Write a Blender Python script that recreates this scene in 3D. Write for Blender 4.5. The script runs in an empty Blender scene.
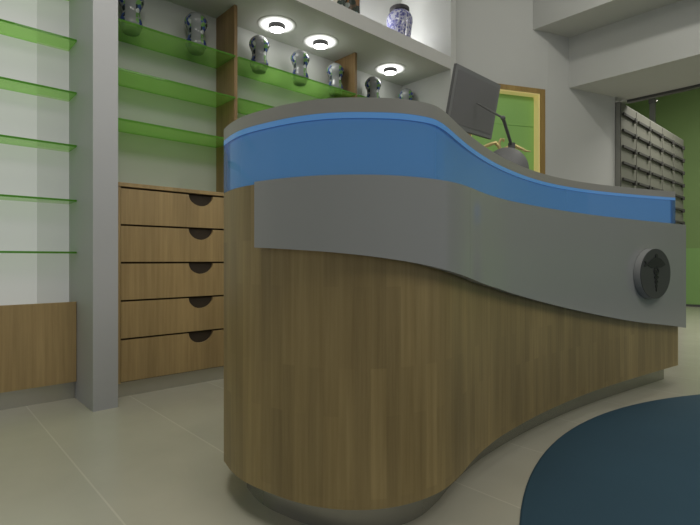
import bpy, bmesh, math, random
from mathutils import Vector, Matrix
random.seed(4)
sc = bpy.context.scene
C = sc.collection
PI = math.pi

# ------------------------------------------------------------------ materials
def mat(name, col, rough=.5, metal=0, spec=.5, emit=None, estr=0, coat=0):
    m = bpy.data.materials.new(name); m.use_nodes = True
    b = m.node_tree.nodes['Principled BSDF']
    b.inputs['Base Color'].default_value = (*col, 1)
    b.inputs['Roughness'].default_value = rough
    b.inputs['Metallic'].default_value = metal
    b.inputs['Specular IOR Level'].default_value = spec
    b.inputs['Coat Weight'].default_value = coat
    if emit:
        b.inputs['Emission Color'].default_value = (*emit, 1)
        b.inputs['Emission Strength'].default_value = estr
    return m
def nd(m, t, **kw):
    n = m.node_tree.nodes.new(t)
    for k, v in kw.items():
        if hasattr(n, k): setattr(n, k, v)
        else: n.inputs[k].default_value = v
    return n
def lk(m, a, b): m.node_tree.links.new(a, b)
def bsdf(m): return m.node_tree.nodes['Principled BSDF']

def noisy(name, col, amount=.06, scale=6, rough=.6, **kw):
    m = mat(name, col, rough, **kw)
    tc = nd(m, 'ShaderNodeTexCoord'); n = nd(m, 'ShaderNodeTexNoise'); n.inputs['Scale'].default_value = scale
    r = nd(m, 'ShaderNodeValToRGB')
    r.color_ramp.elements[0].color = (*[c*(1-amount) for c in col], 1)
    r.color_ramp.elements[1].color = (*[min(1, c*(1+amount)) for c in col], 1)
    lk(m, tc.outputs['Object'], n.inputs['Vector']); lk(m, n.outputs['Fac'], r.inputs['Fac'])
    lk(m, r.outputs['Color'], bsdf(m).inputs['Base Color'])
    return m

def wood(name, dark, light, uv=False, rough=.42, staves=False):
    m = mat(name, light, rough)
    tc = nd(m, 'ShaderNodeTexCoord')
    src = tc.outputs['UV'] if uv else tc.outputs['Object']
    mp = nd(m, 'ShaderNodeMapping'); mp.inputs['Scale'].default_value = (60, 2.2, 1) if uv else (55, 55, 2.0)
    lk(m, src, mp.inputs['Vector'])
    n = nd(m, 'ShaderNodeTexNoise'); n.inputs['Scale'].default_value = 1; n.inputs['Detail'].default_value = 5; n.inputs['Roughness'].default_value = .62
    lk(m, mp.outputs['Vector'], n.inputs['Vector'])
    r = nd(m, 'ShaderNodeValToRGB')
    r.color_ramp.elements[0].position = .28; r.color_ramp.elements[1].position = .74
    r.color_ramp.elements[0].color = (*dark, 1); r.color_ramp.elements[1].color = (*light, 1)
    lk(m, n.outputs['Fac'], r.inputs['Fac'])
    out = r.outputs['Color']
    mp2 = nd(m, 'ShaderNodeMapping'); mp2.inputs['Scale'].default_value = (7, .9, 1) if uv else (6, 6, .8)
    lk(m, src, mp2.inputs['Vector'])
    n2 = nd(m, 'ShaderNodeTexNoise'); n2.inputs['Scale'].default_value = 1; n2.inputs['Detail'].default_value = 2
    lk(m, mp2.outputs['Vector'], n2.inputs['Vector'])
    mr = nd(m, 'ShaderNodeMapRange'); mr.inputs['From Min'].default_value = .3; mr.inputs['From Max'].default_value = .7
    mr.inputs['To Min'].default_value = .84; mr.inputs['To Max'].default_value = 1.12
    lk(m, n2.outputs['Fac'], mr.inputs['Value'])
    fac = mr.outputs['Result']
    if staves:
        sw = nd(m, 'ShaderNodeMapping'); sw.inputs['Rotation'].default_value = (0, 0, PI/2)
        lk(m, src, sw.inputs['Vector'])
        bk = nd(m, 'ShaderNodeTexBrick'); bk.offset = .37
        bk.inputs['Color1'].default_value = (.86, .86, .86, 1); bk.inputs['Color2'].default_value = (1.07, 1.07, 1.07, 1)
        bk.inputs['Mortar'].default_value = (.95, .95, .95, 1); bk.inputs['Mortar Size'].default_value = 0.0
        bk.inputs['Scale'].default_value = 1; bk.inputs['Brick Width'].default_value = .34; bk.inputs['Row Height'].default_value = .042
        lk(m, sw.outputs['Vector'], bk.inputs['Vector'])
        mu = nd(m, 'ShaderNodeMath', operation='MULTIPLY')
        lk(m, bk.outputs['Color'], mu.inputs[0]); lk(m, fac, mu.inputs[1]); fac = mu.outputs[0]
    vm = nd(m, 'ShaderNodeVectorMath', operation='SCALE')
    lk(m, out, vm.inputs[0]); lk(m, fac, vm.inputs['Scale'])
    lk(m, vm.outputs[0], bsdf(m).inputs['Base Color'])
    return m

def tinted_glass(name, col, see=.5, rough=.05, diff=None):
    """coloured pane: part see-through tint, part light-scattering colour, glossy skin"""
    m = bpy.data.materials.new(name); m.use_nodes = True
    nt = m.node_tree; nt.nodes.remove(nt.nodes['Principled BSDF'])
    o = nt.nodes['Material Output']
    tr = nd(m, 'ShaderNodeBsdfTransparent'); tr.inputs['Color'].default_value = (*col, 1)
    df = nd(m, 'ShaderNodeBsdfDiffuse'); df.inputs['Color'].default_value = (*(diff or col), 1)
    tl = nd(m, 'ShaderNodeBsdfTranslucent'); tl.inputs['Color'].default_value = (*(diff or col), 1)
    gl = nd(m, 'ShaderNodeBsdfGlossy'); gl.inputs['Roughness'].default_value = rough
    a = nd(m, 'ShaderNodeMixShader'); a.inputs[0].default_value = .5
    lk(m, df.outputs[0], a.inputs[1]); lk(m, tl.outputs[0], a.inputs[2])
    b = nd(m, 'ShaderNodeMixShader'); b.inputs[0].default_value = see
    lk(m, a.outputs[0], b.inputs[1]); lk(m, tr.outputs[0], b.inputs[2])
    fr = nd(m, 'ShaderNodeFresnel'); fr.inputs['IOR'].default_value = 1.3
    ge = nd(m, 'ShaderNodeNewGeometry'); iv = nd(m, 'ShaderNodeMath', operation='SUBTRACT'); iv.inputs[0].default_value = 1; lk(m, ge.outputs['Backfacing'], iv.inputs[1])
    ff = nd(m, 'ShaderNodeMath', operation='MULTIPLY'); lk(m, fr.outputs[0], ff.inputs[0]); lk(m, iv.outputs[0], ff.inputs[1])
    c = nd(m, 'ShaderNodeMixShader'); lk(m, ff.outputs[0], c.inputs[0])
    lk(m, b.outputs[0], c.inputs[1]); lk(m, gl.outputs[0], c.inputs[2])
    lk(m, c.outputs[0], o.inputs['Surface'])
    return m

M = {}
M['wall'] = noisy('wall_paint', (.56, .565, .54), .02, 3, .7)
M['ceiling'] = noisy('ceiling_paint', (.6, .6, .57), .02, 3, .8)
M['pillar'] = noisy('pillar_paint', (.50, .505, .515), .02, 3, .55)
M['panel_white'] = noisy('white_back_panel', (.36, .36, .36), .015, 3, .5, emit=(1, 1, .965), estr=.26)  # even glow put into the panel instead of a lamp in the bay
M['panel_dimmer'] = noisy('white_panel_dimmer', (.36, .36, .36), .015, 3, .5, emit=(1, 1, .965), estr=.18)  # same panel colour with a weaker glow put in
M['soffit'] = noisy('soffit_paint', (.58, .575, .55), .02, 3, .7)
M['wood_counter'] = wood('counter_wood', (.29, .205, .08), (.42, .31, .135), uv=True, staves=True)
M['wood'] = wood('cabinet_wood', (.35, .24, .105), (.49, .35, .165))
M['notch_shade'] = mat('notch_shadow', (.045, .032, .02), .8)  # near-black backing, shade inside the finger notches painted in
M['wood_edge'] = mat('drawer_gap', (.06, .04, .022), .8)
M['wood_divider'] = wood('divider_wood', (.22, .135, .055), (.34, .22, .10))
M['grey_solid'] = noisy('grey_solid_surface', (.38, .37, .335), .03, 4, .35)
M['grey_panel'] = noisy('grey_lacquer_panel', (.375, .38, .368), .015, 2, .16)
M['steel'] = noisy('brushed_steel', (.58, .565, .50), .05, 8, .22, metal=.6)
M['steel_dark'] = noisy('dark_brushed_steel', (.40, .39, .34), .06, 8, .25, metal=.7)
M['blue_glass'] = tinted_glass('blue_glass', (.60, .78, .96), .55, .04, (.19, .34, .54))
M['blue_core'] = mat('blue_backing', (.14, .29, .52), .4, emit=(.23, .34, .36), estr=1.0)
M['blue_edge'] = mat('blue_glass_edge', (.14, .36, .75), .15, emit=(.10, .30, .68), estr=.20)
M['green_glass'] = tinted_glass('green_glass', (.66, .89, .46), .80, .04, (.62, .95, .36))
M['green_edge'] = tinted_glass('green_glass_edge', (.44, .74, .24), .45, .04, (.24, .50, .10))
M['green_wall'] = noisy('green_wall', (.24, .36, .13), .14, 1.2, .6)
M['green_low'] = noisy('green_lower_panel', (.28, .48, .16), .06, 2, .5)
M['green_door'] = noisy('green_door', (.31, .58, .16), .04, 2, .45)
M['gold_wood'] = wood('gold_frame_wood', (.30, .19, .05), (.42, .28, .09))
M['jamb'] = noisy('glowing_yellow_jamb', (.80, .66, .28), .05, 5, .5, emit=(.9, .75, .3), estr=.22)  # emission put in for the light falling on the jamb
M['dark_steel'] = mat('dark_rail', (.11, .11, .105), .45, .3)
M['post'] = mat('grey_post', (.16, .165, .15), .4, .4)
M['chrome'] = mat('chrome', (.6, .6, .58), .2, 1)
M['black'] = mat('black_housing', (.02, .02, .02), .5)
M['lens'] = mat('lamp_lens', (.9, .9, .88), .4, emit=(1, 1, .96), estr=7)
M['glow'] = mat('soffit_halo_glow', (.58, .575, .55), .6, emit=(1, 1, .97), estr=1)  # soffit colour plus emission: pool of light painted round each downlight
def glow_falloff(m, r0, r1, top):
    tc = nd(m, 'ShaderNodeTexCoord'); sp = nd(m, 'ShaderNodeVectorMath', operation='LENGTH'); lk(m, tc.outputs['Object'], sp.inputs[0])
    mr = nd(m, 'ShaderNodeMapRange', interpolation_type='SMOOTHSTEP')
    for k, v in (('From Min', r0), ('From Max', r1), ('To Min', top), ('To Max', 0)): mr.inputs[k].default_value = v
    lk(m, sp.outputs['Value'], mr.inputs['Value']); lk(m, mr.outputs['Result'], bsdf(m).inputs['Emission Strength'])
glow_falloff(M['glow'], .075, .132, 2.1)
M['mon_frame'] = mat('screen_bezel', (.24, .24, .24), .4)
M['mon_back'] = noisy('screen_face', (.21, .203, .208), .04, 4, .35)
M['mon_side'] = mat('screen_edge', (.08, .08, .08), .4)
M['arm'] = mat('computer_arm', (.14, .14, .135), .4, .1)
M['dome'] = mat('computer_dome', (.20, .20, .20), .55)
M['gold'] = mat('gold_ornament', (.66, .54, .24), .4, .6)
M['drawer_grey'] = noisy('drawer_grey', (.165, .163, .138), .03, 6, .5)
M['casing_grey'] = noisy('casing_grey', (.24, .24, .215), .02, 4, .5)
M['drawer_gap'] = mat('drawer_gap_grey', (.09, .088, .078), .7)
M['handle_grey'] = mat('drawer_handle', (.05, .049, .044), .7)
M['plaque'] = mat('plaque_face', (.062, .062, .064), .45)
M['plaque_side'] = mat('plaque_rim', (.32, .325, .325), .35)
M['symbol'] = mat('symbol_dark', (.018, .018, .02), .5)
M['rug'] = noisy('rug_blue', (.024, .072, .112), .10, 3, .75)
M['lid'] = mat('jar_lid', (.04, .036, .04), .4)

def floor_mat():
    m = mat('floor_tiles', (.4, .39, .33), .22)
    tc = nd(m, 'ShaderNodeTexCoord'); mp = nd(m, 'ShaderNodeMapping')
    mp.inputs['Location'].default_value = (-.46 + .456*4, -1.835 + .456*8, 0)
    lk(m, tc.outputs['Object'], mp.inputs['Vector'])
    bk = nd(m, 'ShaderNodeTexBrick'); bk.offset = 0
    bk.inputs['Color1'].default_value = (.52, .505, .415, 1); bk.inputs['Color2'].default_value = (.55, .53, .435, 1)
    bk.inputs['Mortar'].default_value = (.63, .61, .51, 1); bk.inputs['Mortar Size'].default_value = .004
    bk.inputs['Scale'].default_value = 1; bk.inputs['Brick Width'].default_value = .456; bk.inputs['Row Height'].default_value = 5.0
    bk.inputs['Mortar Smooth'].default_value = .6
    lk(m, mp.outputs['Vector'], bk.inputs['Vector'])
    n = nd(m, 'ShaderNodeTexNoise'); n.inputs['Scale'].default_value = 3.5; n.inputs['Detail'].default_value = 3
    lk(m, tc.outputs['Object'], n.inputs['Vector'])
    mr = nd(m, 'ShaderNodeMapRange'); mr.inputs['To Min'].default_value = .9; mr.inputs['To Max'].default_value = 1.1
    lk(m, n.outputs['Fac'], mr.inputs['Value'])
    vm = nd(m, 'ShaderNodeVectorMath', operation='SCALE')
    lk(m, bk.outputs['Color'], vm.inputs[0]); lk(m, mr.outputs['Result'], vm.inputs['Scale'])
    lk(m, vm.outputs[0], bsdf(m).inputs['Base Color'])
    return m
M['floor'] = floor_mat()

def ceramic(name, ground, cols, scale, side_only, rough=.15):
    """glazed pottery with a painted pattern round its body"""
    m = mat(name, ground, rough, coat=.3)
    tc = nd(m, 'ShaderNodeTexCoord')
    v = nd(m, 'ShaderNodeTexVoronoi'); v.inputs['Scale'].default_value = scale
    lk(m, tc.outputs['Object'], v.inputs['Vector'])
    sx = nd(m, 'ShaderNodeSeparateColor'); lk(m, v.outputs['Color'], sx.inputs[0])
    r = nd(m, 'ShaderNodeValToRGB'); r.color_ramp.interpolation = 'CONSTANT'
    el = r.color_ramp.elements
    el[0].position = 0; el[0].color = (*cols[0], 1); el[1].position = 1/len(cols); el[1].color = (*cols[1], 1)
    for i, c in enumerate(cols[2:], 2):
        e = el.new(i/len(cols)); e.color = (*c, 1)
    lk(m, sx.outputs[0], r.inputs['Fac'])
    mx = nd(m, 'ShaderNodeMix', data_type='RGBA')
    mx.inputs['A'].default_value = (*ground, 1)
    lk(m, r.outputs['Color'], mx.inputs['B'])
    lt = nd(m, 'ShaderNodeMath', operation='LESS_THAN'); lt.inputs[1].default_value = .62
    lk(m, v.outputs['Distance'], lt.inputs[0])
    if side_only:
        sp = nd(m, 'ShaderNodeSeparateXYZ'); lk(m, tc.outputs['Object'], sp.inputs[0])
        ab = nd(m, 'ShaderNodeMath', operation='ABSOLUTE'); lk(m, sp.outputs['X'], ab.inputs[0])
        gt = nd(m, 'ShaderNodeMath', operation='GREATER_THAN'); gt.inputs[1].default_value = .027
        lk(m, ab.outputs[0], gt.inputs[0])
        zt = nd(m, 'ShaderNodeMath', operation='LESS_THAN'); zt.inputs[1].default_value = .195; lk(m, sp.outputs['Z'], zt.inputs[0])
        m1 = nd(m, 'ShaderNodeMath', operation='MULTIPLY'); lk(m, gt.outputs[0], m1.inputs[0]); lk(m, zt.outputs[0], m1.inputs[1])
        m2 = nd(m, 'ShaderNodeMath', operation='MULTIPLY'); lk(m, m1.outputs[0], m2.inputs[0]); lk(m, lt.outputs[0], m2.inputs[1])
        lk(m, m2.outputs[0], mx.inputs['Factor'])
    else:
        lk(m, lt.outputs[0], mx.inputs['Factor'])
    lk(m, mx.outputs['Result'], bsdf(m).inputs['Base Color'])
    return m
M['jar'] = ceramic('apothecary_jar', (.25, .26, .26), [(.03, .05, .22), (.12, .26, .07), (.02, .03, .04), (.50, .53, .52), (.05, .10, .30), (.17, .34, .10), (.03, .06, .04)], 42, True)
M['jar_foot'] = mat('jar_foot', (.10, .11, .10), .25)
M['ginger'] = ceramic('blue_white_jar', (.42, .42, .52), [(.14, .14, .34), (.25, .25, .45), (.45, .45, .56), (.10, .10, .28)], 55, False)
M['majolica'] = ceramic('brown_patterned_jar', (.10, .07, .045), [(.26, .12, .05), (.03, .04, .03), (.40, .45, .42), (.08, .20, .22), (.05, .035, .025)], 22, False)
M['majolica_pale'] = ceramic('pale_patterned_jar', (.45, .43, .36), [(.30, .26, .12), (.05, .07, .06), (.5, .5, .46), (.10, .18, .16)], 22, False)

# ------------------------------------------------------------------ helpers
def obj(name, bm, m, parent=None, smooth=False, angle=35):
    me = bpy.data.meshes.new(name)
    bmesh.ops.recalc_face_normals(bm, faces=bm.faces)
    if smooth:
        for f in bm.faces: f.smooth = True
        for e in bm.edges:
            if len(e.link_faces) == 2 and e.calc_face_angle(0) > math.radians(angle): e.smooth = False
    bm.to_mesh(me); bm.free()
    o = bpy.data.objects.new(name, me); C.objects.link(o)
    for mm in (m if isinstance(m, (list, tuple)) else [m]): me.materials.append(M[mm])
    if parent: o.parent = parent
    return o
def thing(name, label, cat, loc=(0, 0, 0), rotz=0, group=None):
    o = bpy.data.objects.new(name, None); C.objects.link(o)
    o.location = loc; o.rotation_euler = (0, 0, rotz); o.empty_display_size = .1
    return tag(o, label, cat, group)
def tag(o, label, cat, group=None):
    o['label'] = label; o['category'] = cat
    if group: o['group'] = group
    return o
def struct(name, bm, m, parent=None, label=None, cat=None):
    o = obj(name, bm, m, parent)
    if not parent:
        o['kind'] = 'structure'
        if label: o['label'] = label; o['category'] = cat
    return o
def box(bm, x0, x1, y0, y1, z0, z1, bev=0):
    r = bmesh.ops.create_cube(bm, size=1)
    bmesh.ops.scale(bm, vec=(x1-x0, y1-y0, z1-z0), verts=r['verts'])
    bmesh.ops.translate(bm, vec=((x0+x1)/2, (y0+y1)/2, (z0+z1)/2), verts=r['verts'])
    if bev:
        es = list({e for v in r['verts'] for e in v.link_edges})
        bmesh.ops.bevel(bm, geom=es, offset=bev, segments=2, affect='EDGES', profile=.7)
    return bm
def bx(*a, bev=0): return box(bmesh.new(), *a, bev=bev)
def lathe(bm, prof, seg=40, cx=0, cy=0, cz=0):
    rings = []
    for r, z in prof:
        if r < 1e-5: rings.append([bm.verts.new((cx, cy, cz+z))])
        else: rings.append([bm.verts.new((cx+r*math.cos(2*PI*i/seg), cy+r*math.sin(2*PI*i/seg), cz+z)) for i in range(seg)])
    for a, b in zip(rings, rings[1:]):
        for i in range(seg):
            j = (i+1) % seg
            if len(a) == 1 and len(b) == 1: continue
            if len(a) == 1: bm.faces.new((a[0], b[i], b[j]))
            elif len(b) == 1: bm.faces.new((a[i], a[j], b[0]))
            else: bm.faces.new((a[i], a[j], b[j], b[i]))
    return bm
def tube(bm, pts, rad, seg=10):
    pts = [Vector(p) for p in pts]
    rads = rad if isinstance(rad, (list, tuple)) else [rad]*len(pts)
    rings = []; up = None
    for i, p in enumerate(pts):
        t = (pts[min(i+1, len(pts)-1)] - pts[max(i-1, 0)]).normalized()
        if up is None:
            up = Vector((0, 0, 1)) if abs(t.z) < .9 else Vector((1, 0, 0))
        s = t.cross(up).normalized(); up = s.cross(t).normalized()
        rings.append([bm.verts.new(p + rads[i]*(s*math.cos(2*PI*k/seg) + up*math.sin(2*PI*k/seg))) for k in range(seg)])
    for a, b in zip(rings, rings[1:]):
        for k in range(seg): bm.faces.new((a[k], a[(k+1) % seg], b[(k+1) % seg], b[k]))
    bm.faces.new(rings[0][::-1]); bm.faces.new(rings[-1])
    return bm
def prism(poly, z0, z1, uvscale=True):
    """vertical extrusion of a plan polygon, UV = (arc length, height)"""
    bm = bmesh.new(); uv = bm.loops.layers.uv.new('UVMap')
    lo = [bm.verts.new((x, y, z0)) for x, y in poly]; hi = [bm.verts.new((x, y, z1)) for x, y in poly]
    n = len(poly); s = 0
    for i in range(n):
        j = (i+1) % n; l = math.hypot(poly[j][0]-poly[i][0], poly[j][1]-poly[i][1])
        f = bm.faces.new((lo[i], lo[j], hi[j], hi[i]))
        for lp, w in zip(f.loops, ((s, z0), (s+l, z0), (s+l, z1), (s, z1))): lp[uv].uv = w
        s += l
    for ring in (lo[::-1], hi):
        f = bm.faces.new(ring)
        for lp in f.loops: lp[uv].uv = (lp.vert.co.x, lp.vert.co.y)
    return bm
def spline(P, k=14, closed=False):
    out = []; n = len(P)
    for i in range(n if closed else n-1):
        if closed: p = [P[(i+j) % n] for j in (-1, 0, 1, 2)]
        else: p = [P[max(i-1, 0)], P[i], P[i+1], P[min(i+2, n-1)]]
        for q in range(k):
            t = q/k
            out.append(tuple(.5*(2*b+(c-a)*t+(2*a-5*b+4*c-d)*t*t+(-a+3*b-3*c+d)*t**3) for a, b, c, d in zip(*p)))
    if not closed: out.append(tuple(P[-1]))
    return out
def offset(P, d):
    """offset of an open plan line towards the customers' side (+) or inwards (-)"""
    out = []
    for i in range(len(P)):
        a = P[max(i-1, 0)]; b = P[min(i+1, len(P)-1)]
        tx, ty = b[0]-a[0], b[1]-a[1]; l = math.hypot(tx, ty)
        out.append((P[i][0] + d*ty/l, P[i][1] - d*tx/l))
    # reversed orientation (front line runs with the customer on its right)
    return out

# ------------------------------------------------------------------ room shell
struct('floor', bx(-3.5, 9.5, -5, 3.7, -.08, 0), 'floor')
struct('ceiling', bx(-3.5, 9.5, -5, 3.7, 3.5, 3.6), 'ceiling')
YB = 3.03                                                             # back wall of the shelving bay
SH = 2.38                                                             # soffit height
struct('wall_back', bx(.80, 3.44, YB, YB+.12, 0, 3.5), 'wall')
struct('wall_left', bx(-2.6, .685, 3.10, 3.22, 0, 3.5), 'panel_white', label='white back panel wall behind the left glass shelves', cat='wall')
struct('trim_1', bx(.685, .802, 2.625, 3.2, 0, 3.5), 'pillar', label='grey square pillar between the two shelf bays', cat='pillar')
struct('trim_2', bx(.802, 3.44, 2.478, YB, SH, SH+.105), 'soffit', label='grey soffit ledge holding the round downlights', cat='soffit')
struct('trim_3', bx(3.44, 3.51, 2.478, YB+.12, 0, 3.5), 'wall', label='grey end panel closing the shelf bay on the right', cat='wall panel')
struct('trim_4', bx(.53, .685, 3.097, 3.10, 0, 3.5), 'panel_dimmer', label='narrow, less glowing strip of the white back panel beside the pillar', cat='wall panel')

# slanted wall: a first run with the doorway, then a run bent a little to the passage
BEND = (4.50, 2.131)
def wall_seg(bm, s0, s1, z0, z1, d0, d1, deg=-25):
    ux, uy = math.cos(math.radians(deg)), math.sin(math.radians(deg))
    p = [(BEND[0]+s*ux-d*uy, BEND[1]+s*uy+d*ux) for s, d in ((s0, d0), (s1, d0), (s1, d1), (s0, d1))]
    lo = [bm.verts.new((*q, z0)) for q in p]; hi = [bm.verts.new((*q, z1)) for q in p]
    for i in range(4): bm.faces.new((lo[i], lo[(i+1) % 4], hi[(i+1) % 4], hi[i]))
    bm.faces.new(lo[::-1]); bm.faces.new(hi)
    return bm
def wallp(s, d=0): return (BEND[0]+s*math.cos(math.radians(-25))-d*math.sin(math.radians(-25)), BEND[1]+s*math.sin(math.radians(-25))+d*math.cos(math.radians(-25)))
DS0, DS1, DH, FW = -.835, -.092, 2.318, .052
b = bmesh.new()
wall_seg(b, -1.09, DS0, 0, 3.5, 0, .14); wall_seg(b, DS1, 0, 0, 3.5, 0, .14); wall_seg(b, DS0, DS1, DH, 3.5, 0, .14)
wall_seg(b, 0, .927, 0, 3.5, 0, .03, -18.1)
struct('wall_right', b, 'wall')
door = thing('door_1', 'green door in a golden wooden frame', 'door'); door['kind'] = 'structure'
b = bmesh.new()
wall_seg(b, DS0-FW, DS0, 0, DH+.042, -.012, .02); wall_seg(b, DS1, DS1+FW, 0, DH+.042, -.012, .02); wall_seg(b, DS0, DS1, DH, DH+.042, -.012, .02)
obj('door_frame', b, 'gold_wood', door)
b = bmesh.new()
wall_seg(b, DS0, DS0+.012, 0, DH, .0, .11); wall_seg(b, DS1-.012, DS1, 0, DH, .0, .11); wall_seg(b, DS0+.012, DS1-.012, DH-.012, DH, .0, .11)
obj('door_jamb', b, 'jamb', door)
b = bmesh.new(); z = 0
for h in (.62, .45, .50, .45, .27):
    wall_seg(b, DS0+.012, DS1-.012, z, z+h-.006, .07, .11); z += h
wall_seg(b, DS0+.012, DS1-.012, 0, DH-.013, .075, .11)
obj('door_leaf', b, 'green_door', door)

# stepped bulkhead over the passage
struct('trim_5', bx(4.346, 4.763, -4.9, 2.22, 2.91, 3.5), 'wall', label='upper grey ceiling bulkhead beam', cat='beam')
struct('trim_6', bx(4.763, 5.60, -4.9, 2.2, 2.423, 3.5), 'wall', label='lower grey ceiling bulkhead beam', cat='beam')
struct('trim_7', bx(5.57, 5.63, -4.9, 1.79, 2.398, 2.423), 'dark_steel', label='dark steel rail under the lower bulkhead beam', cat='rail')
struct('wall_far', bx(9.375, 9.5, -5, 3.7, .94, 3.5), 'green_wall', label='dark green far wall', cat='wall')
struct('wall_far_lower', bx(9.36, 9.5, -5, 3.7, 0, .94), 'green_low', label='lighter green lower part of the far wall', cat='wall')
struct('wall_side', bx(5.40, 9.4, 3.58, 3.7, 0, 3.5), 'green_wall')
struct('baseboard_far', bx(9.345, 9.375, -5, 3.58, 0, .035), 'dark_steel')

# ------------------------------------------------------------------ left bay: low cabinet and shelves
LX0, LX1 = -1.2, .683
t = thing('base_cabinet', 'low wooden cabinet under the left glass shelves beside the pillar', 'cabinet', (0, 0, 0))
obj('cabinet_body', bx(LX0, LX1, 2.945, 3.098, .095, .513), 'wood', t)
obj('front_panel', bx(LX0, LX1, 2.927, 2.944, .095, .525, bev=.002), 'wood', t)
obj('toe_kick', bx(LX0, LX1, 2.965, 3.09, 0, .095), 'steel', t)
for k, (z, l) in enumerate(((.79, 'lowest green glass shelf in the left bay, seen almost edge-on at eye level'),
                            (1.069, 'second green glass shelf up in the left bay'),
                            (1.363, 'third green glass shelf up in the left bay'),
                            (1.648, 'fourth green glass shelf up in the left bay'),
                            (1.932, 'fifth green glass shelf up in the left bay, high beside the pillar'),
                            (2.216, 'topmost green glass shelf in the left bay, barely in the frame'))):
    o = obj('glass_shelf', bx(LX0, LX1, 2.927, 3.099, z-.005, z+.005), 'green_glass')
    tag(o, l, 'shelf', 'green glass shelves in the left bay')
    obj('shelf_edge', bx(LX0, LX1, 2.924, 2.927, z-.005, z+.005), 'green_edge', o)

# ------------------------------------------------------------------ right bay: drawer chest, dividers, shelves
YD = 2.782
X0, X1 = .845, 1.60
t = thing('drawer_chest', 'wooden chest of five wide drawers with half-moon pulls beside the pillar', 'drawers')
b = bx(X0, X0+.018, YD, YB-.002, .079, 1.15); box(b, X1-.018, X1, YD, YB-.002, .079, 1.15); box(b, X0+.018, X1-.018, YD+.05, YB-.002, .079, 1.15)
box(b, X1+.001, 3.43, YD, YB-.002, .079, 1.15)
obj('carcass', b, 'wood', t)
obj('chest_top', bx(X0-.02, 3.43, YD-.004, YB-.002, 1.15, 1.172, bev=.002), 'wood', t)
obj('recess', bx(X0+.018, X1-.018, YD+.03, YD+.05, .085, 1.15), 'wood_edge', t)
obj('toe_kick', bx(X0, 3.43, YD+.025, YB-.002, 0, .079), 'steel', t)
zs = [.083, .319, .528, .736, .942, 1.146]
HX, HR = 1.325, .078
for a, c in zip(zs, zs[1:]):
    z0, z1 = a+.004, c-.006
    x0, x1 = X0+.02, X1-.02
    top = [(x0, z1)] + [(HX-HR*math.cos(PI*k/20), z1-.82*HR*math.sin(PI*k/20)) for k in range(21)] + [(x1, z1)]
    bm = bmesh.new(); cols = []
    for x, z in top: cols.append([bm.verts.new(v) for v in ((x, YD, z0), (x, YD, z), (x, YD+.018, z), (x, YD+.018, z0))])
    for p, q in zip(cols, cols[1:]):
        for i in range(4): bm.faces.new((p[i], q[i], q[(i+1) % 4], p[(i+1) % 4]))
    bm.faces.new(cols[0][::-1]); bm.faces.new(cols[-1])
    d = obj('drawer', bm, 'wood', t)
    bm = bmesh.new(); vs = [bm.verts.new((HX+(HR+.006)*math.cos(PI*k/20), YD+.0185, z1+.002-.88*HR*math.sin(PI*k/20))) for k in range(21)]
    ws = [bm.verts.new(v.co + Vector((0, .01, 0))) for v in vs]
    for i in range(21): bm.faces.new((vs[i], vs[(i+1) % 21], ws[(i+1) % 21], ws[i]))
    bm.faces.new(vs); bm.faces.new(ws[::-1])
    p = obj('finger_notch', bm, 'notch_shade', d); p['label'] = 'dark half-moon finger notch'

for x, l in ((1.572, 'upright wooden shelf divider standing on the drawer chest, nearer the pillar'),
             (2.624, 'upright wooden shelf divider behind the counter top, below the third downlight')):
    o = obj('shelf_divider', bx(x-.022, x, YD, YB-.001, 1.173, SH-.001, bev=.0015), 'wood_divider')
    tag(o, l, 'shelf divider', 'wooden dividers of the back shelving')
for z, sec in ((2.044, 0), (1.78, 0), (1.509, 0), (2.044, 1), (1.78, 1), (2.044, 2)):
    x0, x1 = ((.803, 1.549), (1.573, 2.601), (2.625, 3.439))[sec]
    l = {(2.044, 0): 'top green glass shelf of the back wall, beside the pillar, under two painted jars',
         (1.78, 0): 'middle green glass shelf of the back wall between pillar and wooden divider',
         (1.509, 0): 'lower green glass shelf of the back wall, between pillar and divider above the drawer chest',
         (2.044, 1): 'top green glass shelf between the two wooden dividers, under three painted jars',
         (1.78, 1): 'second green glass shelf between the two wooden dividers, partly behind the counter',
         (2.044, 2): 'green glass shelf right of the far wooden divider, mostly behind the counter top'}[(z, sec)]
    o = obj('glass_shelf', bx(x0, x1, YD-.012, YB-.001, z-.004, z+.006), 'green_glass')
    tag(o, l, 'shelf', 'green glass shelves on the back wall')
    obj('shelf_edge', bx(x0, x1, YD-.015, YD-.012, z-.004, z+.006), 'green_edge', o)

# painted pharmacy jars
JP = [(0, 0), (.040, 0), (.045, .004), (.050, .018), (.0595, .035), (.062, .05), (.058, .066), (.050, .085), (.047, .105), (.050, .125), (.060, .145),
      (.067, .162), (.0675, .176), (.063, .19), (.054, .203), (.042, .215), (.026, .224), (.012, .228), (0, .229)]
def make_jar():
    t = thing('apothecary_jar', 'x', 'jar', group='painted pharmacy jars on the top glass shelf')
    obj('jar_body', lathe(bmesh.new(), JP[3:], 40), 'jar', t, smooth=True, angle=60)
    obj('jar_foot', lathe(bmesh.new(), [(0, 0), (.040, 0), (.045, .004), (.050, .018)], 40), 'jar_foot', t, smooth=True, angle=60)
    return t
def dup(root):
    r = root.copy(); C.objects.link(r)
    for ch in list(root.children):
        c = ch.copy(); C.objects.link(c); c.parent = r
        for g in list(ch.children):
            d = g.copy(); C.objects.link(d); d.parent = c
    return r
jar0 = make_jar()
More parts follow.
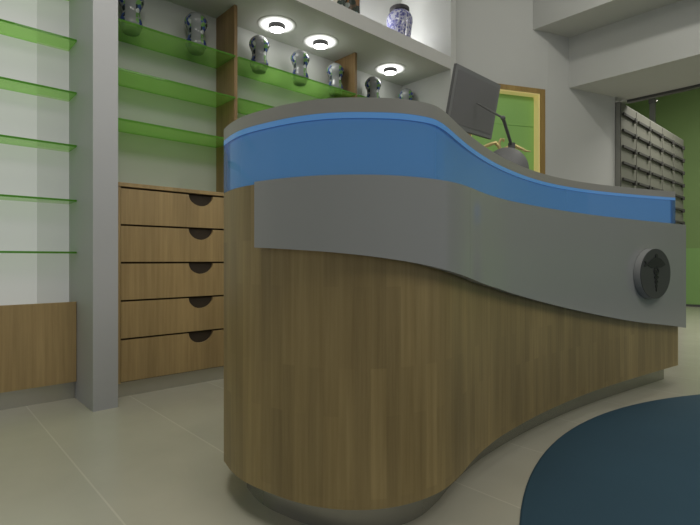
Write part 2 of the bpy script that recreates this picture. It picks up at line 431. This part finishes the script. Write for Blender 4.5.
JL = [(.939, 'painted grey pharmacy jar nearest the pillar, its top cut by the frame'),
      (1.324, 'painted grey pharmacy jar just left of the nearer wooden divider'),
      (1.775, 'painted grey pharmacy jar just right of the nearer wooden divider, under the first downlight'),
      (2.119, 'painted grey pharmacy jar in the middle of the three between the two wooden dividers'),
      (2.458, 'painted grey pharmacy jar overlapping the far wooden divider'),
      (2.871, 'painted grey pharmacy jar just right of the far wooden divider, foot behind the counter'),
      (3.287, 'painted grey pharmacy jar at the right end, only its domed top above the counter')]
for k, (x, l) in enumerate(JL):
    o = jar0 if k == 0 else dup(jar0)
    o.location = (x*2.905/2.85, 2.905, 2.0502); o.scale = (1.04, 1.04, 1.1); o['label'] = l
    o.rotation_euler = (0, 0, -math.atan2(x, 2.85) + (k % 3 - 1)*.06)

# jars in the upper niche
t = thing('ginger_jar', 'large blue and white jar with flat dark lid in the upper niche', 'jar', (3.088, 2.75, SH+.085+.0205))
GP = [(r, z*.94) for r, z in [(0, 0), (.075, 0), (.082, .01), (.088, .06), (.094, .14), (.099, .20), (.107, .25), (.112, .29), (.110, .325), (.098, .355), (.082, .372), (.074, .38)]]
obj('jar_body', lathe(bmesh.new(), GP + [(0, .357)], 48), 'ginger', t, smooth=True, angle=60)
obj('jar_lid', lathe(bmesh.new(), [(0, .358), (.078, .358), (.084, .363), (.084, .388), (.078, .395), (.02, .40), (0, .40)], 48), 'lid', t, smooth=True)
MP = [(0, 0), (.06, 0), (.066, .02), (.068, .08), (.067, .16), (.066, .24), (.07, .3), (.066, .36), (.045, .40), (.04, .42), (.05, .43), (0, .43)]
o = obj('patterned_jar', lathe(bmesh.new(), MP, 40), 'majolica', None, True, 60); o.location = (2.535, 2.75, SH+.105)
tag(o, 'dark brown patterned jar in the upper niche, cut off by the top of the frame', 'jar', 'patterned jars in the upper niche')
o = obj('patterned_jar', lathe(bmesh.new(), MP, 40), 'majolica_pale', None, True, 60); o.location = (2.385, 2.75, SH+.105)
tag(o, 'pale patterned jar in the upper niche, left of the dark brown one, barely showing', 'jar', 'patterned jars in the upper niche')

# downlights under the soffit
def make_light():
    t = thing('downlight', 'x', 'ceiling light', group='round downlights under the soffit')
    obj('painted_halo', lathe(bmesh.new(), [(0, 0), (.136, 0), (.135, -.002), (.130, -.003), (0, -.003)], 48), 'glow', t, smooth=True)  # thin disc carrying the painted halo of light on the soffit
    obj('housing', lathe(bmesh.new(), [(.05, -.005), (.058, -.005), (.058, -.036), (.054, -.037), (.054, -.03), (.05, -.03)], 40), 'black', t)
    obj('lens', lathe(bmesh.new(), [(0, -.03), (.0535, -.03), (.0535, -.034), (0, -.035)], 40), 'lens', t)
    return t
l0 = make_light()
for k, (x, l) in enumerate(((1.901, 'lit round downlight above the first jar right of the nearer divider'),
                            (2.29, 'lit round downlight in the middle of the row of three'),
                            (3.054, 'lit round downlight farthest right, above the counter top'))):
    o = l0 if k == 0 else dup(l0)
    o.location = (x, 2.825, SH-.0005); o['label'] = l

# ------------------------------------------------------------------ the reception counter
FC = [(.761, 1.435), (.742, 1.35), (.735, 1.27), (.745, 1.18), (.775, 1.06), (.825, .965), (.90, .892), (.98, .853), (1.07, .835), (1.15, .838),
      (1.25, .86), (1.36, .893), (1.50, .925), (1.67, .95), (2.0, .97), (2.43, .965), (2.84, .93), (3.295, .875), (3.525, .845)]
BC = [(3.525, 1.45), (3.0, 1.53), (2.4, 1.58), (1.8, 1.60), (1.3, 1.62), (1.02, 1.62), (.90, 1.59), (.82, 1.53)]
front = spline(FC, 12)
back = [(3.525, .845+.03)] + spline(BC, 10)
outline = front + back[1:]
def inset(poly, d):
    n = len(poly); out = []
    for i in range(n):
        a, b_, c = poly[i-1], poly[i], poly[(i+1) % n]
        e1 = (b_[0]-a[0], b_[1]-a[1]); e2 = (c[0]-b_[0], c[1]-b_[1])
        l1, l2 = math.hypot(*e1) or 1, math.hypot(*e2) or 1
        n1 = (-e1[1]/l1, e1[0]/l1); n2 = (-e2[1]/l2, e2[0]/l2)
        mx, my = n1[0]+n2[0], n1[1]+n2[1]; dd = 1 + n1[0]*n2[0] + n1[1]*n2[1]
        out.append((b_[0] + d*mx/max(dd, .4), b_[1] + d*my/max(dd, .4)))
    return out
counter = thing('reception_counter', 'large S-curved wooden reception counter with blue glass band and grey front panel', 'counter', (0, 0, 0))
obj('wood_body', prism(outline, .10, .966), 'wood_counter', counter, smooth=True)
obj('toe_kick', prism(inset(outline, .075), 0, .0995), 'steel_dark', counter, smooth=True)
# the glass band and top follow their own, deeper curve along the concave side
UC = [(.761, 1.435), (.742, 1.35), (.735, 1.27), (.745, 1.18), (.775, 1.06), (.822, .97), (.89, .90), (.965, .848), (1.047, .824), (1.11, .832),
      (1.185, .857), (1.292, .897), (1.425, .944), (1.60, .998), (1.785, 1.045), (1.972, 1.08), (2.15, 1.105), (2.336, 1.118), (2.51, 1.114),
      (2.70, 1.094), (2.87, 1.061), (3.044, 1.015), (3.212, .962), (3.375, .905), (3.512, .856)]
upper = spline(UC, 8) + [(3.512, .886)] + [(min(x, 3.512), y) for x, y in spline(BC, 10)][1:]
strip = list(upper)
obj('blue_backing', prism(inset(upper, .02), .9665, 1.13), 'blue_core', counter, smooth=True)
b = bmesh.new()
def ribbon(bm, line_out, line_in, z0, z1, closed):
    """solid band between two plan lines; z0/z1 numbers or lists"""
    n = len(line_out); g = lambda z, i: z[i] if isinstance(z, (list, tuple)) else z
    q = [[bm.verts.new((*line_out[i], g(z0, i))), bm.verts.new((*line_out[i], g(z1, i))), bm.verts.new((*line_in[i], g(z1, i))), bm.verts.new((*line_in[i], g(z0, i)))] for i in range(n)]
    for i in range(n if closed else n-1):
        a, c = q[i], q[(i+1) % n]
        for k in range(4): bm.faces.new((a[k], c[k], c[(k+1) % 4], a[(k+1) % 4]))
    if not closed: bm.faces.new(q[0][::-1]); bm.faces.new(q[-1])
    return bm
gband = obj('blue_glass_band', ribbon(b, strip, inset(strip, .01), .967, 1.119, True), 'blue_glass', counter, smooth=True)
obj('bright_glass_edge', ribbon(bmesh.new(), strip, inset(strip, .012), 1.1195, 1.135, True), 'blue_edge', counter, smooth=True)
obj('counter_top', prism(upper, 1.1355, 1.173), 'grey_solid', counter, smooth=True)

# grey front panel, standing a little proud of the wood, its lower edge sweeping down to the right
FP = FC[:-1] + [(3.56, .84)]
pl = spline(FP, 16)
po, pi_ = offset(pl, .030), offset(pl, .008)
PZ = [(.716, 1.174, .785), (.743, 1.062, .779), (.798, .952, .771), (.874, .874, .76), (.98, .822, .743), (1.106, .804, .72), (1.28, .837, .69),
      (1.542, .902, .648), (1.963, .939, .574), (2.429, .935, .492), (2.926, .89, .414), (3.499, .817, .341), (3.7, .79, .318)]
arc = [0]
for a, c in zip(po, po[1:]): arc.append(arc[-1] + math.hypot(c[0]-a[0], c[1]-a[1]))
tab = []
for x, y, z in PZ:
    i = min(range(len(po)), key=lambda i: (po[i][0]-x)**2 + (po[i][1]-y)**2); tab.append((arc[i], z))
def pz(s):
    for (a, za), (c, zc) in zip(tab, tab[1:]):
        if s <= c: return za + (zc-za)*max(0, (s-a))/max(1e-6, c-a)
    return tab[-1][1]
zl = [pz(s) for s in arc]
zl = [sum(zl[max(0, i-6):i+7])/len(zl[max(0, i-6):i+7]) for i in range(len(zl))]
i0 = min(range(len(po)), key=lambda i: (po[i][0]-.716)**2 + (po[i][1]-1.174)**2)
im = min(range(len(po)), key=lambda i: abs(po[i][0]-1.245) + abs(po[i][1]-.825))
fp = obj('front_panel', ribbon(bmesh.new(), po[i0:im+1], pi_[i0:im+1], zl[i0:im+1], .967, False), 'grey_panel', counter, smooth=True)
fp['label'] = 'curved grey front panel, left piece'
po2, pi2, zl2 = list(po[im:]), list(pi_[im:]), zl[im:]
def lerp(a, c, t): return tuple(a[k]+(c[k]-a[k])*t for k in range(len(a)))
po2[0] = lerp(po2[0], po2[1], .12); pi2[0] = lerp(pi2[0], pi2[1], .12)
fp2 = obj('front_panel', ribbon(bmesh.new(), po2, pi2, zl2, .967, False), 'grey_panel', counter, smooth=True)
fp2['label'] = 'curved grey front panel, right piece'

# oval plaque with the winged staff
cx, cy = 3.065, .874
tdir = Vector((.365, -.046, 0)).normalized(); nout = Vector((tdir.y, -tdir.x, 0))
PH, PW, PT = .140, .185, .035
def plq(u, v, w): return Vector((cx, cy, .674)) + tdir*u + Vector((0, 0, v)) + nout*w
def slab(bm, pts, w0, w1):
    a = [bm.verts.new(plq(u, v, w0)) for u, v in pts]; c = [bm.verts.new(plq(u, v, w1)) for u, v in pts]; n = len(pts)
    for i in range(n): bm.faces.new((a[i], a[(i+1) % n], c[(i+1) % n], c[i]))
    f = [bm.faces.new(a[::-1]), bm.faces.new(c)]
    bmesh.ops.triangulate(bm, faces=f)
    return bm
oval = [(PW*math.cos(2*PI*k/48), PH*math.sin(2*PI*k/48)) for k in range(48)]
pq = obj('emblem_plaque', slab(bmesh.new(), oval, .003, PT), 'plaque_side', counter, smooth=True)
pq['label'] = 'oval plaque with a dark winged staff symbol'
pf = obj('plaque_face', slab(bmesh.new(), [(u*.985, v*.985) for u, v in oval], PT, PT+.003), 'plaque', pq)
b = bmesh.new(); W0, W1 = PT+.003, PT+.006
slab(b, [(-.008, .02), (.008, .02), (.003, -.098), (-.003, -.098)], W0, W1)
slab(b, [(1.3*.012*math.cos(2*PI*k/16), .098+.012*math.sin(2*PI*k/16)) for k in range(16)], W0, W1)
for s in (-1, 1):
    slab(b, [(0, .088), (s*.025, .090), (s*.058, .080), (s*.090, .064), (s*.112, .050), (s*.088, .042), (s*.054, .034), (s*.02, .034), (0, .04)], W0, W1)
slab(b, [(-.112, .05), (-.122, .070), (-.140, .070), (-.132, .058), (-.146, .040), (-.122, .040)], W0, W1)
def ringp(r0, r1, cv, k): return [(1.4*r*math.cos(a), cv + r*math.sin(a)) for r, a in ((r0, 2*PI*k/20), (r1, 2*PI*k/20), (r1, 2*PI*(k+1)/20), (r0, 2*PI*(k+1)/20))]
for k in range(20): slab(b, ringp(.014, .022, .014, k), W0, W1)
for k in range(24):                                                    # two serpents winding down the staff
    for s in (-1, 1):
        f = lambda q: (s*.026*(1-q/26)*math.sin(q/24*3.5*PI), -.008-.085*q/24)
        (a, c), (d, e) = f(k), f(k+1)
        slab(b, [(a-.004, c), (d-.004, e), (d+.004, e), (a+.004, c)], W0, W1)
obj('staff_symbol', b, 'symbol', pq)

# ------------------------------------------------------------------ computer with domed base on the counter top
CT = 1.173
px, py = 2.142, 1.223
comp = thing('desktop_computer', 'desktop computer with grey dome base, thin jointed arm and flat screen on the counter', 'computer', (px, py, CT))
R = .106
obj('dome_base', lathe(bmesh.new(), [(0, 0), (R*.96, 0), (R, .006)] + [(R*math.cos(a), .006+.113*math.sin(a)) for a in [k*PI/2/14 for k in range(1, 14)]] + [(0, .119)], 48), 'dome', comp, smooth=True)
neck = Vector((.015, -.022, .118)); joint = Vector((1.997-px, 1.154-py, 1.393-CT)); cen = Vector((1.952-px, 1.262-py, 1.476-CT))
b = tube(bmesh.new(), [neck - Vector((0, 0, .012)), neck + Vector((0, 0, .022))], .017, 16)
obj('clamp', b, 'arm', comp, smooth=True)
obj('arm', tube(bmesh.new(), [neck + Vector((0, 0, .01)), joint], .0075, 12), 'arm', comp, smooth=True)
b = bmesh.new(); bmesh.ops.create_uvsphere(b, u_segments=16, v_segments=10, radius=.011, matrix=Matrix.Translation(joint))
obj('joint', b, 'arm', comp, smooth=True)
b = tube(bmesh.new(), [joint, cen], [.0055, .0035], 12)
obj('arm', b, 'arm', comp, smooth=True)
# screen: its own axes from three of its corners
TL, TR, BL, BR = [Vector(v) - Vector((px, py, CT)) for v in ((1.76, 1.236, 1.601), (2.196, 1.28, 1.624), (1.725, 1.268, 1.329), (2.161, 1.312, 1.352))]
nn = (TR-TL).cross(BL-TL).normalized()
if nn.y > 0: nn = -nn                                                  # faces the visitor
def quad_slab(bm, i, w0, w1):
    c = (TL+TR+BL+BR)/4
    pts = [p + (c-p)*0 for p in (TL, TR, BR, BL)]
    ex = (TR-TL).normalized(); ez = (TL-BL).normalized()
    sgn = ((1, -1), (-1, -1), (-1, 1), (1, 1))
    pts = [p + ex*i*s[0] + ez*i*s[1] for p, s in zip(pts, sgn)]
    a = [bm.verts.new(p + nn*w0) for p in pts]; d = [bm.verts.new(p + nn*w1) for p in pts]
    for k in range(4): bm.faces.new((a[k], a[(k+1) % 4], d[(k+1) % 4], d[k]))
    bm.faces.new(a[::-1]); bm.faces.new(d)
    return bm
s_ = obj('screen', quad_slab(bmesh.new(), 0, -.014, -.002), 'mon_side', comp)
obj('bezel', quad_slab(bmesh.new(), .002, -.002, 0), 'mon_frame', s_)
obj('screen_panel', quad_slab(bmesh.new(), .022, 0, .0015), 'mon_back', s_)

# golden ornament behind the computer
gx, gy = 2.352, 1.371
orn = thing('ornament', 'golden ornament with spread wing-like arms on the counter behind the computer', 'ornament', (gx, gy, CT))
b = lathe(bmesh.new(), [(0, 0), (.045, 0), (.045, .008), (.03, .016), (.012, .03), (.009, .09), (.014, .12), (.008, .14), (0, .142)], 24)
obj('stand', b, 'gold', orn, smooth=True)
rx, ry = .743, -.669
def og(u, z): return (u*rx, u*ry, z)
def wing(sgn, pts, top):
    bm = bmesh.new()
    tube(bm, [og(u, z) for u, z in pts], [.008, .010, .010, .008, .004][:len(pts)], 10)
    for k, (u, z) in enumerate(pts[1:-1]):
        tube(bm, [og(u, z), og(u+sgn*.024, z-.012), og(u+sgn*.05, z-.014)], [.006, .006, .002], 8)
    return obj('wing', bm, 'gold', orn, smooth=True)
wing(-1, [(-.005, .175), (-.03, .205), (-.06, .195), (-.09, .183), (-.118, .172)], 1)
wing(1, [(.005, .165), (.04, .18), (.075, .188), (.11, .172), (.14, .158)], 1)
b = tube(bmesh.new(), [og(0, .135), og(-.005, .17), og(-.012, .20), og(0, .222), og(.016, .222), og(.014, .208)], [.010, .010, .008, .008, .007, .004], 10)
obj('scroll', b, 'gold', orn, smooth=True)

# ------------------------------------------------------------------ grey drawer wall by the passage
UX0, UX1, UY, UZ = 5.40, 7.75, 1.80, 2.36
t = thing('drawer_cabinet', 'tall grey cabinet of many small drawers beside the passage', 'drawer cabinet')
obj('carcass', bx(UX0, UX1, UY+.012, 2.28, 0, UZ), 'drawer_gap', t)
b = bx(UX0-.004, UX0, UY, 2.30, 0, UZ+.012); box(b, UX0, UX1+.02, UY, 2.30, UZ, UZ+.012); box(b, UX1, UX1+.02, UY, 2.30, 0, UZ)
obj('casing', b, 'casing_grey', t)
cw = (UX1-UX0)/5; rh = .167
dr = None
for r in range(14):
    for c in range(5):
        z1 = UZ - r*rh; x0 = UX0 + c*cw
        if dr is None:
            dr = obj('drawer', bx(.009, cw-.009, 0, .018, -rh+.0006, -.0006, bev=.0), 'drawer_grey', t)
            b = bx(.03, cw-.10, -.022, 0, -.122, -.096, bev=.004); box(b, cw-.12, cw-.06, -.032, 0, -.142, -.094, bev=.008)
            hd = obj('handle', b, 'handle_grey', dr); hd['label'] = 'dark bar handle with thick end'
            d = dr
        else:
            d = dr.copy(); C.objects.link(d); d.parent = t
            h = hd.copy(); C.objects.link(h); h.parent = d
        d.location = (x0, UY-.006, z1)

# post of the glazed partition beyond the passage
t = thing('metal_post', 'slim grey metal post before the green wall beyond the drawer cabinet', 'post', (8.35, 2.33, 0))
obj('post_shaft', bx(-.035, .035, -.035, .035, .006, 3.499, bev=.004), 'post', t)
obj('post_collar', bx(-.045, .045, -.045, .045, 3.12, 3.19, bev=.006), 'dark_steel', t)
obj('base_plate', bx(-.08, .08, -.08, .08, 0, .006), 'dark_steel', t)
obj('bolt', lathe(bmesh.new(), [(0, -.02), (.02, -.02), (.022, 0), (.018, .012), (0, .014)], 16, -.02, -.058, 3.15), 'chrome', t)

# round rug
o = obj('round_rug', lathe(bmesh.new(), [(0, 0), (2.162, 0), (2.162, .003), (2.156, .005), (0, .005)], 160), 'rug', None)
o.location = (2.26, -1.2385, 0)
tag(o, 'large round dark blue rug on the tiles before the counter', 'rug')

# ------------------------------------------------------------------ light
def area(name, loc, size, power, col=(1, .97, .9), target=None, sy=None, spread=None):
    d = bpy.data.lights.new(name, 'AREA'); d.energy = power; d.color = col; d.size = size
    d.shape = 'RECTANGLE' if sy else 'DISK'
    if sy: d.size_y = sy
    if spread: d.spread = spread
    o = bpy.data.objects.new(name, d); C.objects.link(o); o.location = loc
    if target is not None:
        o.rotation_euler = (Vector(target) - Vector(loc)).to_track_quat('-Z', 'Y').to_euler()
    return o
def point(name, loc, power, rad=.04, col=(1, .97, .9)):
    d = bpy.data.lights.new(name, 'POINT'); d.energy = power; d.color = col; d.shadow_soft_size = rad
    o = bpy.data.objects.new(name, d); C.objects.link(o); o.location = loc
    return o
area('ceiling_light_near', (.6, 1.5, 3.45), 1.2, 20, target=(.6, 1.5, 0))
area('ceiling_light_front', (1.8, -1.5, 3.45), 2.2, 46, target=(1.8, -1.5, 0))
area('shelf_fill', (.35, .9, 2.5), .5, 5.5, target=(.8, 3.0, 1.2))  # added fill with no visible source, offsets the green cast behind the shelves
area('passage_light', (6.5, .9, 3.3), 1.2, 66, target=(6.6, .9, 0))
point('bulkhead_lamp', (3.75, .7, 3.25), 17, .03)
area('niche_strip', (2.3, 2.97, SH+.13), 2.1, 15, (1, 1, 1), target=(2.3, 2.9, 3.4), sy=.05)
for x in (1.901, 2.29, 3.054): point('downlight_lamp', (x, 2.82, SH-.07), .55, .04, (1, 1, .96))

w = bpy.data.worlds.new('World'); sc.world = w; w.use_nodes = True
w.node_tree.nodes['Background'].inputs['Color'].default_value = (.9, .95, 1, 1)
w.node_tree.nodes['Background'].inputs['Strength'].default_value = .26

# ------------------------------------------------------------------ camera
cd = bpy.data.cameras.new('Camera'); cam = bpy.data.objects.new('Camera', cd); C.objects.link(cam)
cd.sensor_width = 36; cd.lens = 36*486/700; cd.shift_y = 2.5/700*-1; cd.clip_start = .02
th = math.radians(47.5)
cam.location = (0, 0, .75)
cam.rotation_euler = Vector((math.cos(th), math.sin(th), 0)).to_track_quat('-Z', 'Y').to_euler()
sc.camera = cam
sc.view_settings.view_transform = 'Standard'
sc.view_settings.look = 'None'
sc.view_settings.exposure = 0
